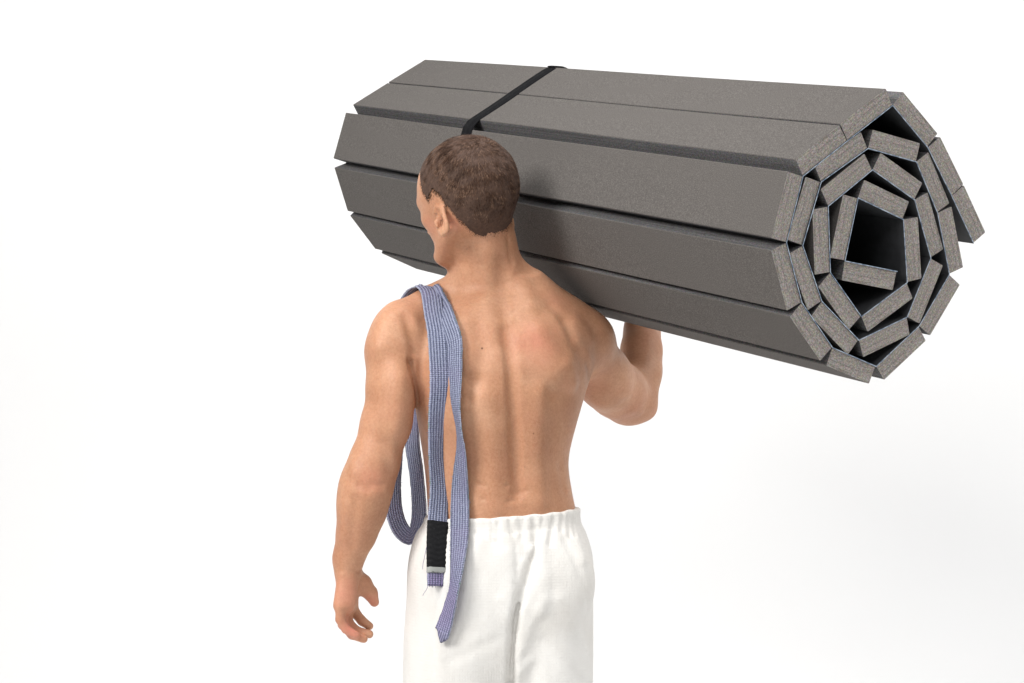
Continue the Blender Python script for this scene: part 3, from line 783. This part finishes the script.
def wvec(C, wpx, sgn=1, depth_dir=(0, 1, 0), tilt=None):
    """half-width vectors: wpx pixels seen across, the rest of the band's width turned into depth"""
    out = []
    T = np.gradient(C, axis=0); dd = np.array(depth_dir, float)
    for i, (c, w) in enumerate(zip(C, wpx)):
        t = T[i]/np.linalg.norm(T[i]); m = min(w*c[1]/F, BW*.995); q = math.sqrt(BW*BW-m*m)
        x = np.array([1, 0, 0.]); x -= t*(x@t); x /= np.linalg.norm(x)+1e-9
        y = dd-t*(dd@t)-x*(dd@x); y /= np.linalg.norm(y)+1e-9
        out.append((x*m+y*q*sgn)/2)
    return np.array(out)
parts = []
def back_path(keys, lift):
    xs = []
    for k in keys:
        px, py, w = k[:3]; off = lift+(k[3] if len(k) > 3 else 0); p = surf(px, py, off); xs.append([*p, w])
    return xs
# A: from the front of the shoulder over the top and down the back to the rank bar and the cut end
keyA = [(430, 291, 24), (434, 312, 23), (438, 335, 21.5), (439.5, 360, 20.5), (440, 385, 20), (438.5, 410, 19.5), (437.5, 430, 18), (437, 458, 16), (438.5, 476, 17), (439.3, 494, 18.6), (438.3, 512, 19.6), (437.5, 530, 20), (437, 550, 20), (437, 566, 19.5), (436.5, 586, 18)]
kA = back_path(keyA, .0085)
# hang straight below the shoulder blade: keep depth monotone and smooth
ys = np.array([k[1] for k in kA]); 
for _ in range(2): ys[1:-1] = np.minimum(ys[1:-1], (ys[:-2]+ys[2:])/2)
for k, y in zip(kA, ys):
    c = (np.array(k[:3])-CAM)*(y/k[1])+CAM; k[:3] = list(c)
top = P(422, 283.5, 3.630)
front = [[*P(408, 400, 3.785), 12], [*P(405, 360, 3.775), 14], [*P(404, 325, 3.735), 18], [*P(410, 300, 3.690), 24], [*P(423, 287, 3.640), 25]]
CA = spl(front+kA, 190); CAc, wA = CA[:, :3], CA[:, 3]
WA = wvec(CAc, wA)
# across the shoulder top the band lies flat on the trapezius, its width running sideways
V1, F1, U1 = ribbon(CAc, WA); parts.append((V1, F1, U1))
# B: second end, twisted edge-on in the middle
keyB = [(434, 294, 16, -.0005), (440, 305, 15, -.0005), (448, 323, 15, 0), (454, 342, 16, .001), (454.5, 360, 15.5, .002), (455, 380, 13.5, .004), (455.5, 402, 9.5, .008), (459, 430, 6.0, .010), (461, 448, 9, .008), (460.5, 470, 13.5, .004), (460, 494, 17.5, .002), (459.8, 520, 18.8, .003), (459, 545, 17.5, .004), (457, 568, 13.5, .008), (453.5, 592, 9.5, .011), (449.5, 608, 11, .008), (445.5, 622, 14, .005), (441.5, 634, 15.5, .004)]
kB = back_path(keyB, .0042)
CB = spl([[*P(420, 320, 3.745), 14], [*P(425, 302, 3.72), 16], [*P(428, 289.5, 3.645), 17]]+kB, 170); WB = wvec(CB[:, :3], CB[:, 3], -1)
T_ = CB[-1, :3]-CB[-2, :3]; T_ /= np.linalg.norm(T_)
V2, F2, U2 = ribbon(CB[:, :3], WB)
M = 18
V2[-M:] += np.array([T_*BW*(.42-.55*abs(((j if j < 9 else 17-j)-5.2)/4.)) for j in range(M)])
parts.append((V2, F2, U2))
# C: the loop hanging under the armpit
loop = [(404, 330, 3.750, 16), (404, 375, 3.775, 13), (399, 425, 3.765, 12), (395, 465, 3.735, 13), (393, 492, 3.715, 15), (395, 515, 3.700, 16), (402, 531, 3.69, 15.5), (409.5, 536.5, 3.68, 14), (415.5, 530, 3.667, 14), (419.0, 516, 3.66, 15), (418.5, 496, 3.662, 14.5), (416, 470, 3.672, 14.5), (412.5, 445, 3.69, 15), (412, 415, 3.72, 15), (416, 375, 3.775, 15), (420, 330, 3.760, 16)]
CL = spl([[*P(a, b, c), w] for a, b, c, w in loop], 150)
C = CL[:, :3]; T = np.gradient(C, axis=0); T /= np.linalg.norm(T, axis=1, keepdims=True)
WL = []
for t, w, c in zip(T, CL[:, 3], C):
    vx = np.cross(t, np.array([0, 1., 0])); vx /= np.linalg.norm(vx)+1e-9
    if WL and vx@WL[-1] < 0 and False: vx = -vx
    m = min(w*c[1]/F, BW*.99); q = math.sqrt(BW*BW-m*m); dp = np.array([0, 1., 0]); dp -= t*(dp@t); dp /= np.linalg.norm(dp)
    WL.append((vx*m+dp*q)/2)
V3, F3, U3 = ribbon(C, np.array(WL)); parts.append((V3, F3, U3))
Vs = []; Fs = []; Us = []; o_ = 0
for V, Fc, U in parts:
    Vs.append(V); Us.append(U); Fs += [[i+o_ for i in f] for f in Fc]; o_ += len(V)
Vs = np.concatenate(Vs); Us = np.concatenate(Us)
Vs += rng.normal(0, .00018, Vs.shape)
def belt_mat():
    n = NT('woven_belt'); uv = n.n('ShaderNodeUVMap', uv_map='UVMap'); sp = n.n('ShaderNodeSeparateXYZ'); n.l(uv.outputs['UV'], sp.inputs[0]); v = n.coord()
    u, w = sp.outputs[0], sp.outputs[1]
    ns = n.noise(v, 130, 4, .7); big = n.noise(v, 12, 3, .6)
    rows = n.math('SINE', n.math('MULTIPLY', n.math('ADD', u, n.math('MULTIPLY', ns, .02)), 2*math.pi*7))
    rows = n.math('MULTIPLY_ADD', rows, .5, .5)
    ribs = n.math('SINE', n.math('MULTIPLY', n.math('ADD', w, n.math('MULTIPLY', ns, .0012)), 2*math.pi/.0036)); ribs = n.math('MULTIPLY_ADD', ribs, .5, .5)
    c = n.ramp(rows, [(.10, (.085, .098, .150)), (.45, (.20, .22, .315)), (.85, (.335, .355, .46))])
    c = n.mix(n.math('MULTIPLY', ribs, .32), c, (.12, .14, .25))
    c = n.mix(n.ramp(n.noise(v, 9, 3, .6), [(.45, (0,)*3), (.68, (.5,)*3)]), c, (.235, .205, .33))
    c = n.mix(n.ramp(n.noise(v, 300, 3, .7), [(.5, (0,)*3), (.75, (.5,)*3)]), c, (.42, .45, .60))
    for q_, r_, a_ in ((P(448, 606, 3.5), .085, .75), (P(437, 582, 3.5), .035, .8), (P(463, 455, 3.5), .022, .5)):
        c = n.mix(n.math('MULTIPLY', n.blob(q_-np.array(b_loc), r_, .8), n.math('MULTIPLY', rows, a_)), c, (.30, .235, .42))
    edge = n.math('ABSOLUTE', n.math('SUBTRACT', u, .5))
    c = n.mix(n.ramp(edge, [(.452, (0,)*3), (.49, (.75,)*3)]), c, n.ramp(n.noise(v, 80, 2), [(.4, (.40, .42, .52)), (.55, (.30, .34, .42)), (.7, (.20, .30, .22))]))
    n.set(Base_Color=c, Roughness=.9); n.b.inputs['Specular IOR Level'].default_value = .15
    n.bump(n.math('ADD', rows, n.math('MULTIPLY', ribs, .8)), .8, .0014, n.bump(n.noise(v, 500, 3, .7), .6, .0009)); return n.m
b_loc = tuple(top)
M_BELT = belt_mat()
belt = mesh_obj('martial_arts_belt', Vs, Fs, M_BELT, None, b_loc, uv=Us)
tag(belt, 'worn frayed blue and violet fabric belt with a black bar hanging over the bare shoulder', 'belt')
# black rank bar wrapped round end A, and the frayed tape below it
def arcpos(px_y): 
    return np.array([H-(c[2]-0) for c in CAc])
pyA = CY-(CAc[:, 2]-H)/CAc[:, 1]*F
bi = 60
for i in range(60, len(pyA)):
    if pyA[i] > 520.5: bi = i; break
bj = next(i for i in range(bi, len(pyA)) if pyA[i] > 566)
def sleeve(i0, i1, grow, thick, rib=0, nsub=60, rag=0):
    tt = np.linspace(i0, i1, nsub); C_ = np.stack([np.interp(tt, np.arange(len(CAc)), CAc[:, k]) for k in range(3)], 1)
    W_ = np.stack([np.interp(tt, np.arange(len(CAc)), WA[:, k]) for k in range(3)], 1)*grow
    global BT
    old = BT; BT = thick; V, Fc, U = ribbon(C_, W_); BT = old
    if rib:
        M = 18; Tn = np.gradient(C_, axis=0); Tn /= np.linalg.norm(Tn, axis=1, keepdims=True)
        for i in range(nsub):
            nn = np.cross(Tn[i], W_[i]); nn /= np.linalg.norm(nn)
            ph = i/nsub*rib*2*math.pi
            for j in range(M):
                u = (j if j < 9 else 17-j)/8; V[i*M+j] += nn*(1 if j < 9 else -1)*.0005*math.sin(ph+1.6*math.sin(u*9))
    if rag:
        M = 18
        for j in range(M): V[-M+j] += (C_[-1]-C_[-2])/np.linalg.norm(C_[-1]-C_[-2])*rng.uniform(-.002, .002); V[j] += (C_[-1]-C_[-2])/np.linalg.norm(C_[-1]-C_[-2])*rng.uniform(-.001, .001)
    return V, Fc
V, Fc = sleeve(bi, bj, 1.03, .0075, rib=9, nsub=120)
def black_weave():
    n = NT('black_weave'); v = n.coord()
    n.set(Base_Color=n.ramp(n.noise(v, 220, 3, .7), [(.35, (.006, .006, .007)), (.6, (.009, .009, .010)), (.8, (.022, .022, .024))]), Roughness=.8)
    n.b.inputs['Specular IOR Level'].default_value = .2
    n.bump(n.noise(v, 420, 3, .7), .6, .001); return n.m
M_BLK = black_weave()
mesh_obj('rank_bar', V, Fc, M_BLK, belt, b_loc)['label'] = 'black bar sewn round the belt end'
V, Fc = sleeve(bj, min(bj+1.9, len(CAc)-1), 1.02, .0085, nsub=14, rag=1)
mesh_obj('tape', V, Fc, plain('grubby_tape', (.34, .35, .33), .9), belt, b_loc)['label'] = 'grubby white tape below the black bar'
# loose threads on the frayed edges
def thread(p, d, L, r=.00035, wig=.3, n=9):
    V = []; Fc = []; q = np.array(p, float); d = np.array(d, float); d /= np.linalg.norm(d)
    for i in range(n):
        a = np.cross(d, [.3, .5, .8]); a /= np.linalg.norm(a); b = np.cross(d, a)
        for k in range(3): V.append(q+r*(a*math.cos(k*2.094)+b*math.sin(k*2.094)))
        q = q+d*L/n; d = d+rng.normal(0, wig, 3)+np.array([0, 0, -.12]); d /= np.linalg.norm(d)
    for i in range(n-1):
        for k in range(3): Fc.append([i*3+k, i*3+(k+1) % 3, i*3+3+(k+1) % 3, i*3+3+k])
    return V, Fc
TV_, TF_ = [], []
def addt(t):
    o = len(TV_); TV_.extend(t[0]); TF_.extend([[i+o for i in f] for f in t[1]])
for (C_, W_, n_t) in ((CAc, WA, 260), (CB[:, :3], WB, 230), (C, np.array(WL), 30)):
    for _ in range(n_t):
        i = rng.integers(25, len(C_)-2); s_ = rng.choice([-1, 1]); w = W_[i]/np.linalg.norm(W_[i])*s_
        addt(thread(C_[i]+W_[i]*s_*.98, w+rng.normal(0, .5, 3)+np.array([0, -.2, 0]), rng.uniform(.0015, .0060), .00028, .35, 5))
e = CAc[-1]-WA[-1]*.95; addt(thread(CAc[-16]-WA[-16], (-.3, -.2, -1), .045, .0006, .10, 12)); addt(thread(e, (-.25, -.2, -1), .022, .0005, .12, 9))
addt(thread(C[78], (-.2, -.3, -1), .016, .0004, .5, 9)); addt(thread(C[84], (.8, -.3, -.3), .02, .0003, .5, 9))
for _ in range(26): j = rng.uniform(-1, 1); addt(thread(CAc[-1]+WA[-1]*j, (rng.normal(0, .2), -.1, -1), rng.uniform(.001, .004), .0003, .2, 4))
mesh_obj('loose_threads', TV_, TF_, plain('thread', (.30, .29, .40), .9), belt, b_loc)['kind'] = 'stuff'


# ------------------------------------------------------------------ studio backdrop: seamless white sweep
def backdrop():
    n = NT('seamless_white'); v = n.coord()
    n.set(Base_Color=n.ramp(n.noise(v, .6, 2), [(.3, (.785, .783, .780)), (.7, (.80, .80, .80))]), Roughness=.75)
    prof = [(-3.0, 0)]+[(6.2-1.4+1.4*math.sin(t*math.pi/2/12), 1.4-1.4*math.cos(t*math.pi/2/12)) for t in range(13)]+[(6.2, 5.5)]
    V = []; Fc = []
    for x in (-6, 6):
        for (y, z) in prof: V.append((x, y, z))
    N = len(prof)
    for i in range(N-1): Fc.append([i, N+i, N+i+1, i+1])
    o = mesh_obj('backdrop', V, Fc, n.m); o['kind'] = 'structure'
backdrop()

def area(name, loc, target, size, power, color=(1, 1, 1), sy=None):
    l = bpy.data.lights.new(name, 'AREA'); l.energy = power; l.color = color
    l.shape = 'RECTANGLE'; l.size = size; l.size_y = sy or size
    o = bpy.data.objects.new(name, l); COL.objects.link(o); o.location = loc
    o.rotation_euler = (Vector(target)-Vector(loc)).to_track_quat('-Z', 'Y').to_euler(); return o
area('key_softbox', (-2.5, 1.3, 3.3), (.1, 3.7, 1.3), 1.3, 144, (1, .985, .965))
area('fill_softbox', (2.2, .1, 1.9), (.1, 3.7, 1.3), 1.4, 12)
area('front_softbox', (-.6, .2, 3.6), (0, 3.7, 1.3), 1.3, 44)
area('top_softbox', (.0, 3.0, 4.3), (.1, 3.7, 1.0), 1.3, 72)
area('backdrop_light', (-4.3, 3.2, 4.2), (-.6, 6.2, 2.4), 1.6, 16, sy=2.6)
area('backdrop_light', (4.3, 3.2, 4.2), (1.0, 6.2, 1.3), 1.6, 150, sy=2.6)
w = bpy.data.worlds.new('World'); sc.world = w; w.use_nodes = True
bg = w.node_tree.nodes['Background']; bg.inputs['Color'].default_value = (1, .99, .98, 1); bg.inputs['Strength'].default_value = .12

cd = bpy.data.cameras.new('camera'); cam = bpy.data.objects.new('camera', cd); COL.objects.link(cam)
cam.location = (0, 0, H); cam.rotation_euler = (math.pi/2, 0, 0)
cd.sensor_width = 36; cd.lens = F*36/1024; cd.clip_end = 100; cd.clip_start = .05
sc.camera = cam
sc.view_settings.view_transform = 'Standard'; sc.view_settings.look = 'None'
sc.view_settings.exposure = 0; sc.view_settings.gamma = 1
sc.render.resolution_x = 1024; sc.render.resolution_y = 683
sc.render.engine = 'CYCLES'
